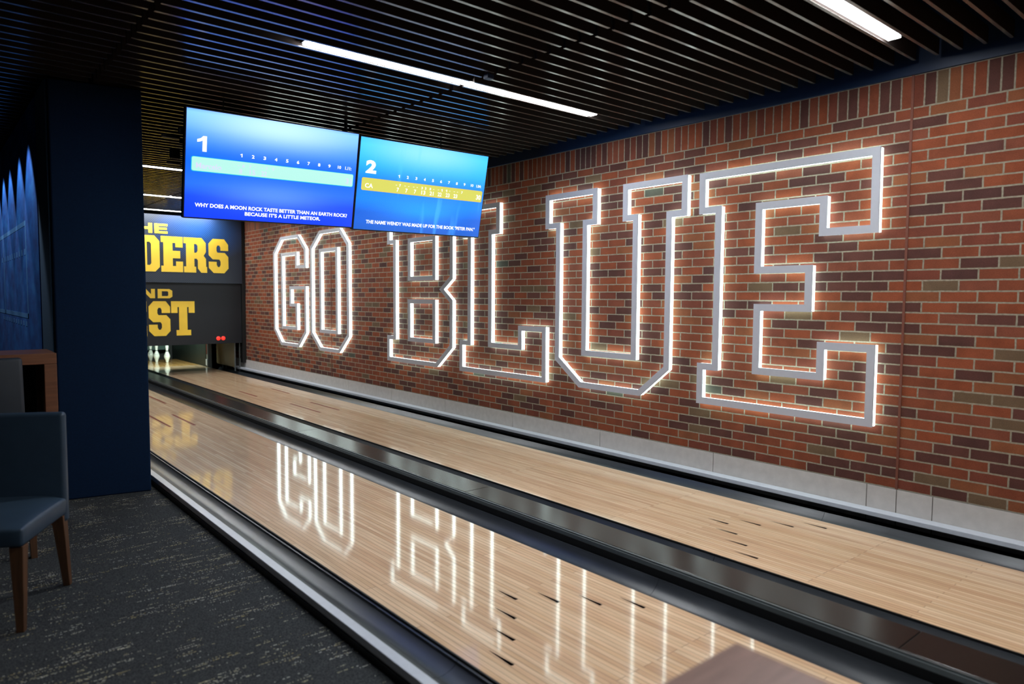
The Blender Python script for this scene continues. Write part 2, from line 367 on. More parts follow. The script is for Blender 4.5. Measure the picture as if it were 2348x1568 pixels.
def poly_mesh(loops, depth):
    cu = bpy.data.curves.new('tmp', 'CURVE'); cu.dimensions = '2D'; cu.fill_mode = 'BOTH'; cu.extrude = depth/2
    for lp in loops:
        sp = cu.splines.new('POLY'); sp.points.add(len(lp)-1); sp.use_cyclic_u = True
        for p, (x, y) in zip(sp.points, lp): p.co = (x, y, 0, 1)
    o = bpy.data.objects.new('tmp', cu); C.objects.link(o)
    dg = bpy.context.evaluated_depsgraph_get(); me = bpy.data.meshes.new_from_object(o.evaluated_get(dg))
    bpy.data.objects.remove(o); bpy.data.curves.remove(cu)
    for v in me.vertices: v.co = Vector((v.co.x, -v.co.z, v.co.y))
    return me

# ------------------------------------------------------------------ the room
st = 'structure'
bm = bmesh.new()
box(bm, -7.0, -0.826, -4.0, 22.0, -0.12, 0.0, 0)           # carpet
box(bm, -0.826, 3.0, -4.0, 22.0, -0.40, -0.20, 1)          # bed under the lanes
box(bm, -0.826, XW+0.02, -4.0, -0.02, -0.19, -0.0, 2)      # approach
tag(obj('floor', bm, [MT['carpet'], MT['black'], MT['lane']]), kind=st)
bm = bmesh.new()
zs0 = ZB+36*CR; ztop = zs0+0.2032
box(bm, XW, XW+0.2, -4.0, 22.0, ZB, zs0, 0)
box(bm, XW, XW+0.2, -4.0, 22.0, zs0, ztop, 1)
box(bm, XW, XW+0.2, -4.0, 22.0, -0.4, ZB, 2)
box(bm, XW, XW+0.2, -4.0, 22.0, ztop, 3.4, 2)
tag(obj('wall_right', bm, [MT['brick'], MT['soldier'], MT['black']]), kind=st)
bm = bmesh.new()
js = [-3.0, -1.8, -0.6, 0.6, 1.8, 2.95, 3.81, 4.024, 4.212, 5.406, 6.63, 7.89, 9.15, 10.4, 11.65, 12.9, 14.15, 15.4, 16.5]
for a, b in zip(js, js[1:]): box(bm, XW-0.010, XW-0.001, a+0.003, b-0.003, -0.02, ZB-0.004, 0)
box(bm, XW-0.005, XW-0.0005, js[0], js[-1], -0.02, ZB, 1)
tag(obj('baseboard_right', bm, [MT['stone'], MT['grout']]), kind=st)
tag(boxobj('trim_1', (XW-0.105, XW-0.013, -0.0, 16.3, 0.035, 0.066), MT['strip'], bevel=0.003), kind=st)
tag(boxobj('trim_2', (XW-0.02, XW-0.001, -4.0, 21.9, ztop+0.001, 3.38), MT['navytrim']), kind=st)
tag(boxobj('trim_3', (XW-0.006, XW-0.0005, YJ-0.0075, YJ+0.0075, ZB, ztop), MT['caulk']), kind=st)
tag(boxobj('trim_4', (XW-0.006, XW-0.0005, 12.19, 12.205, ZB, ztop), MT['caulk']), kind=st)
tag(boxobj('wall_left', (-7.2, -7.0, -4.0, 22.0, -0.1, 3.4), MT['navy']), kind=st)
tag(boxobj('wall_back', (-7.2, 2.9, -4.2, -4.0, -0.4, 3.4), MT['navy']), kind=st)
tag(boxobj('wall_far', (-7.2, 2.9, 22.0, 22.2, -0.4, 3.4), MT['black']), kind=st)
# slatted ceiling: thin blades on edge, 127 mm apart, butt-jointed, under a black plenum
bm = bmesh.new()
PIT = 0.127; Y0 = 3.487
cuts = [-7.0, -5.14, -3.155, -1.17, 0.815, 2.60]
k0 = int((-3.9-Y0)/PIT); k1 = int((15.75-Y0)/PIT)
for k in range(k0, k1+1):
    y = Y0+k*PIT
    for a, b in zip(cuts, cuts[1:]):
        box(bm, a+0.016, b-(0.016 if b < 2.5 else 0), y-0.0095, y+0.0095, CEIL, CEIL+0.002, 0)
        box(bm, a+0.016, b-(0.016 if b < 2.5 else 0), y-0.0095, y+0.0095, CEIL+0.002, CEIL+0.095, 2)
for c in cuts[1:-1]: box(bm, c-0.02, c+0.02, -3.9, 15.8, CEIL+0.1, CEIL+0.13, 1)
box(bm, -7.0, XW+0.2, -4.0, 22.0, 3.38, 3.5, 1)
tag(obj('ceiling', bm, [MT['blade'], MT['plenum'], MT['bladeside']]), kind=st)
# partition between lounge and lanes, with the printed mural on its lounge side
bm = bmesh.new()
hull(bm, [(-0.868, 7.855, 0), (-0.868, 15.6, 0), (-1.425, 15.6, 0), (-1.425, 7.965, 0)], [(-0.868, 7.855, CEIL-0.006), (-0.868, 15.6, CEIL-0.006), (-1.425, 15.6, CEIL-0.006), (-1.425, 7.965, CEIL-0.006)])
tag(obj('wall_partition', bm, MT['navy'], bevel=0.012, seg=3), kind=st)
bm = bmesh.new(); box(bm, -1.437, -1.4262, 8.0, 8.50, 0.001, CEIL-0.01)
tag(obj('trim_5', bm, simple('grey blue fabric', (62, 98, 132), 0.9, var=0.1, vscale=80)), kind=st)
mu = thing('wall_mural', 'blue printed stadium mural on the lounge side of the navy partition, lit by scalloped spots', 'mural', (-1.432, 11.5, 1.4))
boxobj('print_panel', (-0.010, 0.004, -2.985, 4.0, -1.38, 1.5), MT['mural'], mu)
bm = bmesh.new()
for a, b, z in ((-2.23, 3.4, 0.62), (-2.23, 3.4, -0.15)): box(bm, -0.0108, -0.0101, a, b, z, z+0.04)
for y in (-2.23, -0.3, 1.6): box(bm, -0.0108, -0.0101, y, y+0.05, -0.15, 0.62)
for i in range(11):
    box(bm, -0.0108, -0.0101, -2.15+i*0.2, -2.07+i*0.2, 0.38, 0.43); box(bm, -0.0108, -0.0101, -2.1+i*0.2, -2.02+i*0.2, -0.22, -0.18)
obj('printed_lines', bm, MT['muralline'], mu)

# ------------------------------------------------------------------ lanes
HW = 1.0541/2; D = 1.79937; BD = 1.0541/39
def add_lane(xc, label, marks):
    t = thing('bowling_lane', label, 'bowling lane', (xc, 0, 0))
    boxobj('lane_surface', (-HW, HW, 0.0, 17.62, -0.17, 0.0), MT['lane'], t)
    o = boxobj('pin_deck', (-HW, HW, 17.625, 19.35, -0.17, 0.0), MT['deck'], t)
    tag(o, 'yellowish pin deck at the far end')
    bm = bmesh.new()
    for s in (-1, 1): box(bm, s*(HW+0.003)-0.003, s*(HW+0.003)+0.003, 0.0, 19.3, -0.16, -0.001)
    obj('edge_strip', bm, MT['black'], t)
    for k in range(-3, 4):
        yb = 4.70-abs(k)*0.150; bm = bmesh.new()
        vs = [bm.verts.new(p) for p in ((k*5*BD-0.0095, yb, 0.0006), (k*5*BD+0.0095, yb, 0.0006), (k*5*BD+0.0012, yb+0.150, 0.0006), (k*5*BD-0.0012, yb+0.150, 0.0006))]
        bm.faces.new(vs); bmesh.ops.solidify(bm, geom=bm.faces[:], thickness=0.0005)
        obj('arrow', bm, MT['ink'], t)
    for x, y0, y1 in marks: boxobj('board_mark', (x-xc-0.0135, x-xc+0.0135, y0, y1, 0.0001, 0.0008), MT['rust'], t)
    return t
add_lane(0.0, 'maple bowling lane nearer the carpet, mirroring the lit letters and gold words', [(0.355, 12.35, 13.27), (0.180, 10.44, 11.36), (-0.06, 10.5, 11.49), (-0.3, 12.4, 13.3)])
add_lane(D, 'maple bowling lane next to the brick wall', [(1.552, 12.27, 13.0), (1.655, 10.4, 11.33), (1.923, 10.43, 11.29), (2.05, 12.3, 13.0)])
# gutters: round-bottomed channels in lengths
def gutter(x0, x1, label, flip=False, zin=-0.012, ledge=False, yend=19.3):
    t = thing('gutter', label, 'gutter', ((x0+x1)/2, 0, 0))
    hw = (x1-x0)/2; n = 14
    lens = [0.0, 4.44, 10.6, yend]
    for a, b in zip(lens, lens[1:]):
        prof = [(-hw, -0.16), (-hw, zin)]
        for i in range(n+1):
            s = -1+2*i/n
            prof.append((s*(hw-0.006), zin-0.070*(1-abs(s)**2.6)))
        prof += [(hw, zin), (hw, -0.16)]
        if ledge:   # shallow step with a crease on the lane side
            prof = [(-hw, -0.16), (-hw, 0.03), (-hw+0.004, 0.03)]
            for i in range(n+1):
                s = i/n; x = -hw+0.004+s*(1.02*hw)
                prof.append((x, 0.020-0.066*min(1.0, s*1.05)-0.010*math.sin(s*math.pi)))
            prof += [(0.16*hw, -0.053), (0.42*hw, -0.050), (0.70*hw, -0.040), (hw-0.012, -0.026), (hw-0.010, -0.014), (hw, -0.012), (hw, -0.16)]
            if flip: pass
        if flip: prof = [(-x, z) for x, z in prof][::-1]
        bm = bmesh.new(); extrude_y(bm, prof, a+0.0012, b-0.0012, closed=True)
        o = obj('channel', bm, MT['gutter'], t, smooth=True)
        md = o.modifiers.new('es', 'EDGE_SPLIT'); md.split_angle = math.radians(38)
    return t
e = HW+0.0065
gutter(-0.768, -e, 'dark gutter between the carpet strip and the nearer lane', ledge=True)
gutter(e, 0.762, 'dark gutter along the wall side of the nearer lane')
gutter(D-0.762, D-e, 'dark gutter hidden mostly behind the raised centre cover')
gutter(D+e, XW-0.108, 'dark gutter between the far lane and the brick wall', yend=17.1)
# white edge strip on the carpet side
t = thing('edge_strip', 'long pale metal strip edging the carpet beside the gutter', 'edge strip', (-0.797, 0, 0))
boxobj('top_strip', (-0.020, 0.027, 0.0, 19.3, 0.030, 0.066), MT['strip'], t, bevel=0.003)
boxobj('side_board', (-0.028, 0.014, 0.0, 19.3, 0.0, 0.030), MT['black'], t)
# raised cover between the lanes
t = thing('centre_cover', 'glossy dark raised cover running between the two lanes', 'cover', (0.9, 0, 0))
ys = [0.0, 3.282, 6.202, 9.1, 12.0, 14.9, 17.8, 19.3]
for a, b in zip(ys, ys[1:]): boxobj('cover_panel', (-0.105, 0.130, a+0.0015, b-0.0015, 0.030, 0.060), MT['cap'], t, bevel=0.003)
bm = bmesh.new()
box(bm, -0.116, -0.107, 0, 19.3, 0.03, 0.058, 0); box(bm, -0.128, -0.119, 0, 19.3, 0.0, 0.050, 0)
obj('metal_edge', bm, MT['capedge'], t)
bm = bmesh.new(); box(bm, -0.132, 0.132, 0, 19.3, -0.17, 0.028); obj('core', bm, MT['black'], t)
# litter on the gutter
bm = bmesh.new(); random.seed(3)
for i in range(16):
    r = bmesh.ops.create_icosphere(bm, subdivisions=1, radius=random.uniform(0.003, 0.008))
    bmesh.ops.translate(bm, verts=r['verts'], vec=(random.gauss(0, 0.008), random.gauss(0, 0.014), abs(random.gauss(0.002, 0.003))))
lt = obj('litter', bm, MT['dirt']); lt.location = (-0.748, 5.30, -0.02)
tag(lt, 'small dark crumb of litter lying in the gutter beside the pale strip', 'litter')

# ------------------------------------------------------------------ lit letters on the brick
FW = 0.052
GL = {
 'E': [[(5.532, 2.413), (4.210, 2.413), (4.206, 1.913), (4.549, 1.913), (4.549, 2.135), (5.035, 2.135), (5.035, 1.665), (4.638, 1.665), (4.638, 1.388), (5.030, 1.388), (5.030, 0.914), (4.537, 0.914), (4.537, 1.130), (4.198, 1.130), (4.198, 0.637), (5.518, 0.637), (5.518, 0.911), (5.380, 0.911), (5.380, 2.144), (5.530, 2.144)]],
 'U': [[(7.323, 2.428), (6.687, 2.428), (6.687, 2.150), (6.811, 2.150), (6.811, 0.933), (6.207, 0.933), (6.207, 2.150), (6.325, 2.150), (6.325, 2.422), (5.700, 2.422), (5.700, 2.145), (5.851, 2.145), (5.851, 0.865), (6.137, 0.628), (6.858, 0.628), (7.170, 0.858), (7.170, 2.150), (7.323, 2.150)]],
 'L': [[(8.764, 0.625), (7.360, 0.625), (7.360, 1.132), (7.728, 1.132), (7.728, 0.931), (8.232, 0.931), (8.232, 2.155), (8.100, 2.155), (8.100, 2.437), (8.766, 2.437), (8.766, 2.145), (8.608, 2.145), (8.608, 0.931), (8.764, 0.931)]],
 'B': [[(10.389, 2.163), (10.238, 2.163), (10.238, 0.914), (10.398, 0.914), (10.398, 0.628), (9.267, 0.628), (8.962, 0.869), (8.962, 1.400), (9.156, 1.540), (8.959, 1.676), (8.959, 2.209), (9.259, 2.431), (10.389, 2.431)],
       [(9.879, 2.160), (9.320, 2.160), (9.320, 1.679), (9.879, 1.679)], [(9.884, 1.393), (9.321, 1.393), (9.321, 0.911), (9.884, 0.911)]],
 'O': [[(12.790, 0.868), (12.480, 0.632), (11.840, 0.632), (11.546, 0.878), (11.546, 2.205), (11.805, 2.431), (12.465, 2.431), (12.780, 2.205)], [(12.455, 0.911), (11.898, 0.911), (11.898, 2.150), (12.455, 2.150)]],
 'G': [[(14.284, 2.190), (13.970, 2.424), (13.285, 2.424), (13.008, 2.199), (13.008, 1.929), (13.355, 1.929), (13.355, 2.146), (13.947, 2.146), (13.950, 0.916), (13.362, 0.916), (13.362, 1.302), (13.603, 1.302), (13.603, 1.584), (13.012, 1.584), (13.012, 0.872), (13.298, 0.634), (13.998, 0.634), (14.286, 0.871)]]}
LB = {'G': 'backlit white outline letter G, farthest along the brick wall', 'O': 'backlit white outline letter O right of the G, on the brick wall',
      'B': 'backlit white outline letter B on the brick, its top behind the teal screen', 'L': 'backlit white outline letter L between the B and the U',
      'U': 'backlit white outline letter U between the L and the E', 'E': 'backlit white outline letter E, the nearest and largest looking one'}
for ch, loops in GL.items():
    yc = sum(p[0] for p in loops[0])/len(loops[0])
    t = thing('outline_letter', LB[ch], 'sign letter', (XW, yc, 0.6), group='backlit letters spelling the cheer on the brick wall')
    for i, lp in enumerate(loops):
        pts = [(a-yc, b-0.6) for a, b in lp]
        bm = bmesh.new(); ring_path(bm, pts, FW, lambda a, b, d: (-d, a, b), 0.052, 0.062)
        ou = obj('outline' if i == 0 else 'counter_outline', bm, MT['white'], t)
        bm = bmesh.new(); ring_path(bm, pts, FW-0.008, lambda a, b, d: (-d, a, b), 0.0070, 0.0518)
        obj('glowing_body', bm, MT['led'], ou)
        for q in range(len(pts)):
            a0, a1 = Vector(pts[q]), Vector(pts[(q+1) % len(pts)])
            if (a1-a0).length < 0.25: continue
            for f in ((0.25, 0.75) if (a1-a0).length > 0.9 else (0.5,)):
                c = a0.lerp(a1, f); boxobj('standoff', (-0.0068, -0.001, c.x-0.003, c.x+0.003, c.y-0.003, c.y+0.003), MT['steel'], ou)

# ------------------------------------------------------------------ ceiling strip lights
def strip_light(k, x0, x1, label, segs=2):
    y = Y0+k*PIT
    t = thing('ceiling_light', label, 'ceiling light', ((x0+x1)/2, y, CEIL), group='linear strip lights set between the ceiling blades')
    hl = (x1-x0)/2
    boxobj('housing', (-hl-0.01, hl+0.01, -0.040, 0.040, 0.012, 0.09), MT['black'], t)
    sw = 2*hl/segs
    for i in range(segs): boxobj('diffuser', (-hl+i*sw+0.002, -hl+(i+1)*sw-0.002, -0.033, 0.033, 0.002, 0.011), MT['tube'], t)
strip_light(3.5, -0.36, 2.14, 'nearest ceiling strip light, cut by the top edge of the photo')
strip_light(21.5, -0.36, 2.10, 'long ceiling strip light in front of the two screens')
strip_light(60.5, -0.36, 2.10, 'ceiling strip light behind the blue screen, topmost of three stacked in the gap')
strip_light(80.5, -0.36, 2.10, 'ceiling strip light behind the blue screen, middle of three stacked in the gap')
strip_light(95.5, -0.36, 2.10, 'ceiling strip light just above the navy masking panel')
strip_light(-15.5, -0.36, 2.14, 'ceiling strip light above the head of the lanes')
t = thing('ceiling_sensor', 'small dark blue sensor box hanging at the ceiling beside the long strip light', 'sensor', (0.80, 5.95, CEIL))
boxobj('body', (-0.025, 0.025, -0.025, 0.025, -0.03, 0.0), MT['navytrim'], t, bevel=0.003)
boxobj('stem', (-0.006, 0.006, -0.006, 0.006, 0.0, 0.12), MT['black'], t)

# ------------------------------------------------------------------ score screens
def tv(xc, kind, label, roll, big, cols, name_s, upper, lower, total, clock, captions):
    Wd, Hd = 1.33, 0.76
    t = thing('score_screen', label, 'screen', (xc, 7.585, 2.40))
    t.rotation_euler = (math.radians(12.3), math.radians(-roll), 0)
    boxobj('cabinet', (-Wd/2-0.008, Wd/2+0.008, 0.001, 0.05, -Hd/2-0.010, Hd/2+0.008), MT['black'], t, bevel=0.002)
    boxobj('display', (-Wd/2, Wd/2, -0.002, 0.0005, -Hd/2, Hd/2), MT['screen1' if kind == 1 else 'screen2'], t)
    X = lambda u: (u-0.5)*Wd
    Z = lambda v: (0.5-v)*Hd
    def words(nm, items, mat, y=-0.0065, bold=0.02):
        for it_ in items: join_meshes(nm, [(poly_mesh([[(X(a)+p*(X(b)-X(a)), Z(d)+q*(Z(c)-Z(d))) for p, q in ONE]], 0.0) if s == '1' else text_mesh(s, X(a), X(b), Z(d), Z(c), bold)) for s, a, b, c, d in [it_]], MT[mat], t, y)
    # rounded bar
    def rrect(u0, u1, v0, v1, r, y, nm, mat):
        bm = bmesh.new(); x0, x1, z0, z1 = X(u0), X(u1), Z(v1), Z(v0); pts = []
        for cx, cz, a0 in ((x1-r, z1-r, 0), (x0+r, z1-r, 90), (x0+r, z0+r, 180), (x1-r, z0+r, 270)):
            for i in range(5):
                a = math.radians(a0+i*22.5); pts.append((cx+r*math.cos(a), cz+r*math.sin(a)))
        hull(bm, [(x, y, z) for x, z in pts], [(x, y-0.0008, z) for x, z in pts]); return obj(nm, bm, MT[mat], t)
    rrect(0.028, 0.986, 0.428, 0.566, 0.014, -0.0024, 'score_bar_edge', 'bar%de' % kind)
    rrect(0.031, 0.983, 0.432, 0.560, 0.012, -0.0040, 'score_bar', 'bar%d' % kind)
    words('lane_number', [(big, 0.055 if kind == 1 else 0.047, 0.105 if kind == 1 else 0.122, 0.235, 0.378)], 'text', bold=0.05)
    it = []
    for i in range(10):
        c = 0.2915+0.0661*i; wd = 0.012 if i == 0 else (0.022 if i == 9 else 0.015)
        it.append((str(i+1), c-wd/2, c+wd/2, 0.355, 0.388))
    it.append((clock, 0.925, 0.966, 0.355, 0.390))
    words('frame_number', it, 'text', bold=0.03)
    it = [(name_s, 0.052, 0.052+0.0255*len(name_s)*(0.75 if len(name_s) > 3 else 1.1), 0.483 if len(name_s) > 3 else 0.487, 0.536)]
    for i, (a, b) in enumerate(upper):
        c = 0.2915+0.0661*i
        for q, off in ((a, -0.014), (b, 0.014)):
            if q == '-': it.append(('-', c+off-0.005, c+off+0.005, 0.470, 0.474))
            elif q: it.append((q, c+off-0.006, c+off+0.006, 0.458, 0.487))
    for i, q in enumerate(lower):
        c = 0.2915+0.0661*i; wd = 0.016*len(q)
        it.append((q, c-wd/2, c+wd/2, 0.500, 0.546))
    it.append((total, 0.934, 0.974, 0.478, 0.536))
    words('score_text', it, 'faint1' if kind == 1 else 'text')
    words('caption_line', [(s, a, b, c, d) for s, a, b, c, d in captions], 'text', bold=0.03)
    # mount
    boxobj('mount_rail', (-Wd/2-0.03, Wd/2+(0.05 if kind == 2 else -0.05), 0.055, 0.095, 0.20, 0.235), MT['black'], t)
    for s in (-0.35, 0.35): boxobj('mount_arm', (s-0.02, s+0.02, 0.05, 0.08, -0.25, 0.30), MT['black'], t)
    return t
tv(0.010, 1, 'blue score screen for lane 1 hanging from the ceiling', 0.7, '1', 10, 'Marcelo', [('-', '8'), ('7', '-'), ('-', '7'), ('9', '')], ['8', '15', '22'], '31', '1.11:',
   [('WHY DOES A MOON ROCK TASTE BETTER THAN AN EARTH ROCK?', 0.052, 0.962, 0.860, 0.898), ("BECAUSE IT'S A LITTLE METEOR.", 0.325, 0.785, 0.915, 0.953)])
tv(1.362, 2, 'teal score screen for lane 2 hanging nearer the brick wall', 0.4, '2', 10, 'CA', [('-', '7'), ('-', '-'), ('-', '-'), ('3', '3'), ('8', '-'), ('-', '1'), ('1', '-'), ('-', '-'), ('7', '')],
   ['7', '7', '7', '13', '21', '22', '23', '23'], '30', '1.04:', [('THE NAME WENDY WAS MADE UP FOR THE BOOK "PETER PAN."', 0.081, 0.955, 0.888, 0.930)])
t = thing('screen_mount', 'black pole and brackets holding the two screens to the ceiling', 'mount', (0.686, 7.76, 2.35))
boxobj('pole', (-0.006, 0.006, -0.02, 0.02, -0.25, CEIL-2.35+0.06), MT['black'], t)
boxobj('side_plate', (-1.44, -1.32, 0.02, 0.05, 0.245, 0.272), MT['black'], t)
boxobj('side_box', (-1.385, -1.32, 0.02, 0.06, 0.10, 0.17), MT['black'], t, bevel=0.004)
boxobj('side_plate', (-1.41, -1.32, 0.02, 0.05, 0.06, 0.08), MT['black'], t)
boxobj('cross_bar', (-1.32, 1.41, 0.022, 0.045, 0.215, 0.24), MT['black'], t)
for x in (-1.0, 1.0): boxobj('drop_rod', (x-0.004, x+0.004, 0.034, 0.042, 0.21, CEIL-2.35+0.06), MT['black'], t)

# ------------------------------------------------------------------ masking unit with gold lettering
def fit(poly, x0, x1, z0, z1): return [(x0+p[0]*(x1-x0), z0+p[1]*(z1-z0)) for p in poly]
K = {
 'T': [[(0, 1), (1, 1), (1, .66), (.74, .66), (.74, .83), (.68, .83), (.68, .16), (.83, .16), (.83, 0), (.21, 0), (.21, .16), (.33, .16), (.33, .83), (.27, .83), (.27, .66), (0, .66)]],
 'E': [[(0, 1), (1, 1), (1, .70), (.66, .70), (.66, .82), (.53, .82), (.53, .60), (.88, .60), (.88, .39), (.53, .39), (.53, .17), (.68, .17), (.68, .30), (1, .30), (1, 0), (0, 0), (0, .17), (.11, .17), (.11, .83), (0, .83)]],
 'R': [[(0, 1), (.78, 1), (.96, .86), (.96, .60), (.86, .49), (.96, .40), (.96, .17), (1, .17), (1, 0), (.74, 0), (.60, .12), (.60, .36), (.55, .40), (.45, .40), (.45, .17), (.52, .17), (.52, 0), (0, 0), (0, .17), (.10, .17), (.10, .83), (0, .83)], [(.45, .82), (.54, .82), (.60, .77), (.60, .63), (.54, .57), (.45, .57)]],
 'S': [[(.22, 1), (.8, 1), (1, .84), (1, .66), (.6, .66), (.6, .75), (.55, .81), (.45, .81), (.4, .75), (.4, .65), (.45, .6), (.82, .6), (1, .48), (1, .14), (.78, 0), (.24, 0), (0, .15), (0, .33), (.4, .33), (.4, .24), (.46, .18), (.54, .18), (.6, .24), (.6, .34), (.54, .4), (.2, .4), (0, .52), (0, .85)]],
 'D': [[(0, 1), (.78, 1), (1, .85), (1, .13), (.8, 0), (0, 0), (0, .17), (.11, .17), (.11, .83), (0, .83)], [(.45, .82), (.57, .82), (.63, .77), (.63, .23), (.57, .18), (.45, .18)]],
 'B': [[(0, 1), (.8, 1), (.98, .87), (.98, .60), (.87, .5), (.98, .4), (.98, .13), (.8, 0), (0, 0), (0, .17), (.11, .17), (.11, .83), (0, .83)], [(.45, .82), (.6, .82), (.6, .6), (.45, .6)], [(.45, .4), (.6, .4), (.6, .18), (.45, .18)]],
 'A': [[(.25, 1), (.75, 1), (.92, .17), (1, .17), (1, 0), (.58, 0), (.58, .17), (.62, .17), (.60, .3), (.4, .3), (.38, .17), (.42, .17), (.42, 0), (0, 0), (0, .17), (.08, .17)], [(.5, .78), (.43, .45), (.57, .45)]],
 'L': [[(0, 1), (.55, 1), (.55, .83), (.45, .83), (.45, .18), (.66, .18), (.66, .36), (1, .36), (1, 0), (0, 0), (0, .17), (.11, .17), (.11, .83), (0, .83)]],
 't': [[(0, 1), (1, 1), (1, .72), (.65, .72), (.65, 0), (.35, 0), (.35, .72), (0, .72)]],
 'h': [[(0, 1), (.3, 1), (.3, .63), (.7, .63), (.7, 1), (1, 1), (1, 0), (.7, 0), (.7, .37), (.3, .37), (.3, 0), (0, 0)]],
 'e': [[(0, 1), (1, 1), (1, .76), (.32, .76), (.32, .62), (.95, .62), (.95, .39), (.32, .39), (.32, .24), (1, .24), (1, 0), (0, 0)]],
 'a': [[(.36, 1), (.64, 1), (1, 0), (.72, 0), (.66, .18), (.34, .18), (.28, 0), (0, 0)], [(.5, .72), (.41, .4), (.59, .4)]],
 'n': [[(0, 1), (.34, 1), (.72, .42), (.72, 1), (1, 1), (1, 0), (.66, 0), (.28, .58), (.28, 0), (0, 0)]],
 'd': [[(0, 1), (.8, 1), (1, .82), (1, .18), (.8, 0), (0, 0)], [(.28, .76), (.66, .76), (.72, .68), (.72, .32), (.66, .24), (.28, .24)]]}
t = thing('masking_unit', 'dark two-tier masking panel with gold words above the pins', 'sign panel', (0.85, 15.88, 0.54))
def word(parent, items, z0, z1, y, ox=0.85, oz=0.54):
    ms = []
    for ch, x0, x1 in items: ms.append(poly_mesh([fit(lp, x0-ox, x1-ox, z0-oz, z1-oz) for lp in K[ch]], 0.004))
    bm = bmesh.new()
    for me in ms: bm.from_mesh(me); bpy.data.meshes.remove(me)
    for v in bm.verts: v.co.y += y
    return obj('gold_word', bm, MT['gold'], parent)
upn = boxobj('upper_panel', (-1.75, 1.76, -0.07, -0.03, 1.135, 2.335), MT['weave'], t, bevel=0.002)
lpn = boxobj('lower_panel', (-1.75, 1.76, 0.0, 0.03, 0.005, 1.16), MT['mask2'], t, bevel=0.002)
word(upn, [('t', .61, .83), ('h', .85, 1.06), ('e', 1.095, 1.31)], 2.54, 2.712, -0.073)
word(upn, [('L', -.385, -.02), ('E', .0, .36), ('A', .385, .775), ('D', .80, 1.17), ('E', 1.193, 1.556), ('R', 1.572, 1.972), ('S', 2.004, 2.358)], 1.866, 2.498, -0.073)
word(lpn, [('a', .59, .845), ('n', .87, 1.095), ('d', 1.139, 1.382)], 1.394, 1.560, -0.003)
word(lpn, [('B', .22, .575), ('E', .60, .953), ('S', .985, 1.338), ('T', 1.355, 1.757)], 0.719, 1.342, -0.003)
for x in (2.172, 2.260, 0.372, 0.460):
    bm = bmesh.new(); lathe(bm, [(0.0, 0.0), (0.038, 0.0), (0.038, 0.006), (0.03, 0.02), (0.0, 0.028)], 16)
    bmesh.ops.rotate(bm, verts=bm.verts, cent=(0, 0, 0), matrix=Matrix.Rotation(math.radians(90), 3, 'X'))
    bmesh.ops.translate(bm, verts=bm.verts, vec=(x-0.85, -0.001, 0.645-0.54)); obj('indicator_light', bm, MT['red'], lpn, smooth=True)
boxobj('side_jamb', (1.765, 1.834, -0.02, 0.1, -0.38, 2.37), MT['black'], t)

# ------------------------------------------------------------------ pin area
def board(name, label, cat, dims, mat, bev=0.003):
    o = boxobj(name, dims, mat, bevel=bev); return tag(o, label, cat)
board('kickback_board', 'dark green side board right of the pin deck', 'side board', (2.345, 2.385, 17.25, 20.1, -0.2, 1.4), MT['green'])
board('kickback_board', 'dark side board between the two pin decks', 'side board', (0.80, 1.02, 17.0, 20.1, 0.0605, 1.4), MT['green'])
t = thing('pit_curtain', 'green grey pit curtain on two posts behind the pins', 'curtain', (1.68, 19.73, -0.2))
boxobj('sheet', (-0.60, 0.60, -0.015, 0.015, 0.40, 1.2), MT['curtain'], t)
for x in (-0.63, 0.63): boxobj('post', (x-0.029, x+0.029, -0.02, 0.02, 0.0, 1.25), MT['black'], t)
board('pit_wall', 'black rear of the pit behind the curtain', 'back board', (-0.9, 2.66, 20.12, 20.2, -0.18, 2.6), MT['black'])
t = thing('frame_post', 'grey steel post with white bracket where the side board begins', 'post', (2.378, 17.17, 0.0))
boxobj('upright', (-0.03, 0.05, -0.05, 0.05, -0.15, 1.2), MT['steel'], t, bevel=0.003)
boxobj('bracket', (-0.045, -0.031, -0.045, 0.045, 0.02, 0.15), MT['white'], t, bevel=0.003)
boxobj('reflector', (-0.038, -0.031, -0.015, 0.015, 0.25, 0.55), MT['rust'], t)
t = thing('side_panel', 'tan plastic side panel under the mask beside the far gutter', 'panel', (2.50, 16.0, 0.0))
boxobj('sheet', (0.0, 0.012, 0.0, 1.05, 0.07, 0.60), MT['tan'], t)
boxobj('frame', (-0.004, 0.016, -0.03, 0.0, 0.0, 0.60), MT['steel'], t)
boxobj('frame', (0.085, 0.10, -0.04, 0.0, 0.0, 0.56), MT['steel'], t)
PIN = [(0, 0), (0.0255, 0.0), (0.0285, 0.004), (0.0285, 0.019), (0.0360, 0.057), (0.0497, 0.0857), (0.0578, 0.114), (0.0605, 0.130), (0.0578, 0.149), (0.0470, 0.184), (0.0312, 0.219), (0.0247, 0.238), (0.0232, 0.254), (0.0235, 0.273), (0.0262, 0.298), (0.0305, 0.324), (0.0323, 0.343), (0.0300, 0.362), (0.0220, 0.376), (0.010, 0.381), (0, 0.3815)]
def make_pin(label, loc):
    t = thing('bowling_pin', label, 'bowling pin', loc, group='bowling pins standing on the far deck')
    bm = bmesh.new(); lathe(bm, PIN, 28); obj('pin_body', bm, MT['pin'], t, smooth=True)
    bm = bmesh.new(); lathe(bm, [(0.0250, 0.2385), (0.0242, 0.246), (0.0240, 0.256)], 24); obj('neck_stripe', bm, MT['ink'], t, smooth=True)
    bm = bmesh.new()
    for s in (-1, 1):
        vs = [bm.verts.new(p) for p in ((s*0.003, -0.0585, 0.163), (s*0.022, -0.0545, 0.171), (s*0.022, -0.0570, 0.154))]
        bm.faces.new(vs)
    bmesh.ops.rotate(bm, verts=bm.verts, cent=(0, 0, 0), matrix=Matrix.Rotation(math.radians(-22), 3, 'Z'))
    obj('emblem', bm, MT['ink'], t)
    return t
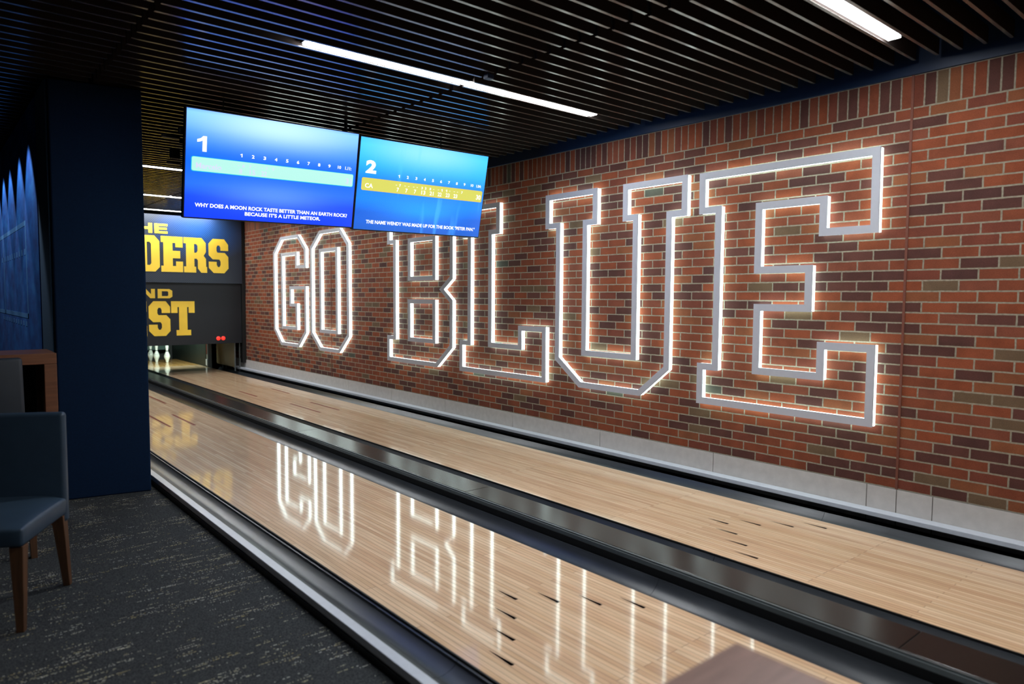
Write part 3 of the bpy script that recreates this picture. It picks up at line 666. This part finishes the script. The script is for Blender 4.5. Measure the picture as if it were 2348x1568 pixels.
p0 = make_pin('white bowling pin standing rightmost of the three', (1.944, 18.572, 0.0))
def copy_tree(o, loc, label):
    c = o.copy(); C.objects.link(c); c.location = loc; c['label'] = label
    for ch in list(o.children):
        d = ch.copy(); C.objects.link(d); d.parent = c
    return c
copy_tree(p0, (1.795, 18.822, 0.0), 'white bowling pin standing in the middle of the three')
copy_tree(p0, (1.760, 19.180, 0.0), 'white bowling pin farthest back, leftmost of the three')

# ------------------------------------------------------------------ lounge furniture
def cushion(bm_pts_bottom, bm_pts_top, name, mat, parent, bev):
    bm = bmesh.new(); hull(bm, bm_pts_bottom, bm_pts_top)
    o = obj(name, bm, mat, parent, bevel=bev, seg=4)
    for p in o.data.polygons: p.use_smooth = True
    return o
def chair(label, loc, rz, leather, seat_z=0.455, back_z=0.875, cat='chair', name='dining_chair', wd=0.50, dp=0.52, back_bottom=0.33):
    """faces local -y; origin under the seat's middle"""
    t = thing(name, label, cat, loc, rz)
    hw, hd = wd/2, dp/2; ins = 0.004
    # seat: crowned cushion
    bm = bmesh.new(); nx, ny = 10, 10; top = {}
    for i in range(nx+1):
        for j in range(ny+1):
            a, b = -1+2*i/nx, -1+2*j/ny
            zz = seat_z+0.022*(1-a**4)*(1-abs(b)**3*(1 if b < 0 else 0.0))-0.004
            top[i, j] = bm.verts.new((a*hw*(1-0.02*(b > 0.9)), b*hd-0.0, zz))
    for i in range(nx):
        for j in range(ny): bm.faces.new((top[i, j], top[i+1, j], top[i+1, j+1], top[i, j+1]))
    ring = [top[i, 0] for i in range(nx+1)]+[top[nx, j] for j in range(1, ny+1)]+[top[i, ny] for i in range(nx-1, -1, -1)]+[top[0, j] for j in range(ny-1, 0, -1)]
    low = [bm.verts.new((v.co.x*0.985, v.co.y*0.985, seat_z-0.085)) for v in ring]
    for i in range(len(ring)):
        j = (i+1) % len(ring); bm.faces.new((ring[i], ring[j], low[j], low[i]))
    bm.faces.new(low[::-1])
    s = obj('seat', bm, leather, t, smooth=True, bevel=0.014, seg=3)
    # back
    cushion([(-hw, hd-0.060, back_bottom), (hw, hd-0.060, back_bottom), (hw, hd+0.0, back_bottom), (-hw, hd+0.0, back_bottom)],
            [(-hw+0.004, hd-0.036, back_z), (hw-0.004, hd-0.036, back_z), (hw-0.004, hd+0.012, back_z), (-hw+0.004, hd+0.012, back_z)], 'backrest', leather, t, 0.020)
    ztop = seat_z-0.086
    for sx in (-1, 1):
        for sy in (-1, 1):
            xt, yt = sx*(hw-0.035), sy*(hd-0.045); xb, yb = sx*(hw-0.022), sy*(hd-0.012)+(0.01 if sy > 0 else 0)
            rt_, rb = 0.027, 0.015
            bm = bmesh.new()
            hull(bm, [(xb-rb, yb-rb, 0), (xb+rb, yb-rb, 0), (xb+rb, yb+rb, 0), (xb-rb, yb+rb, 0)], [(xt-rt_, yt-rt_, ztop), (xt+rt_, yt-rt_, ztop), (xt+rt_, yt+rt_, ztop), (xt-rt_, yt+rt_, ztop)])
            obj('leg', bm, MT['leg'], t, bevel=0.002)
    if cat == 'bar stool':
        bm = bmesh.new(); box(bm, -hw+0.05, hw-0.05, -hd+0.01, -hd+0.035, 0.28, 0.31); obj('foot_rail', bm, MT['leg'], t)
    return t
rz1 = math.atan2(-0.46, 0.885)   # chair faces (-0.46, -0.885)
ax = Vector((math.cos(rz1), math.sin(rz1))); ay = Vector((-math.sin(rz1), math.cos(rz1)))
fr = Vector((-1.858, 5.815))     # its front right leg on the floor, in chair axes (hw-0.022, -(hd-0.012))
c0 = fr-ax*0.228+ay*0.248
chair('navy leather dining chair with tapered walnut legs at the left edge', (c0.x, c0.y, 0), rz1, MT['leather'])
chair('charcoal bar stool pushed to the wooden counter behind the navy chair', (-1.935, 7.02, 0), 0.0, MT['leather2'], seat_z=0.74, back_z=1.078, cat='bar stool', name='bar_stool', wd=0.50, dp=0.46, back_bottom=0.63)
t = thing('counter', 'tall walnut waterfall counter against the end of the navy partition', 'counter', (-2.4, 7.66, 0))
boxobj('counter_top', (-0.9, 0.905, -0.262, 0.16, 1.018, 1.085), MT['counter'], t, bevel=0.003)
boxobj('end_panel', (0.838, 0.905, -0.262, 0.16, 0.0, 1.0175), MT['counter'], t, bevel=0.003)
boxobj('end_panel', (-0.9, -0.833, -0.262, 0.16, 0.0, 1.0175), MT['counter'], t, bevel=0.003)
boxobj('back_panel', (-0.83, 0.835, 0.12, 0.155, 0.0, 1.0175), MT['black'], t)
t = thing('table', 'walnut table whose corner shows blurred at the bottom edge', 'table', (-1.353, 2.515, 0))
boxobj('tabletop', (-0.455, 0.455, -0.455, 0.455, 0.715, 0.750), MT['table'], t, bevel=0.004)
bm = bmesh.new(); lathe(bm, [(0, 0), (0.26, 0), (0.26, 0.012), (0.05, 0.03), (0.038, 0.05), (0.038, 0.69), (0.10, 0.714), (0, 0.7145)], 28)
obj('pedestal', bm, MT['black'], t, smooth=False)
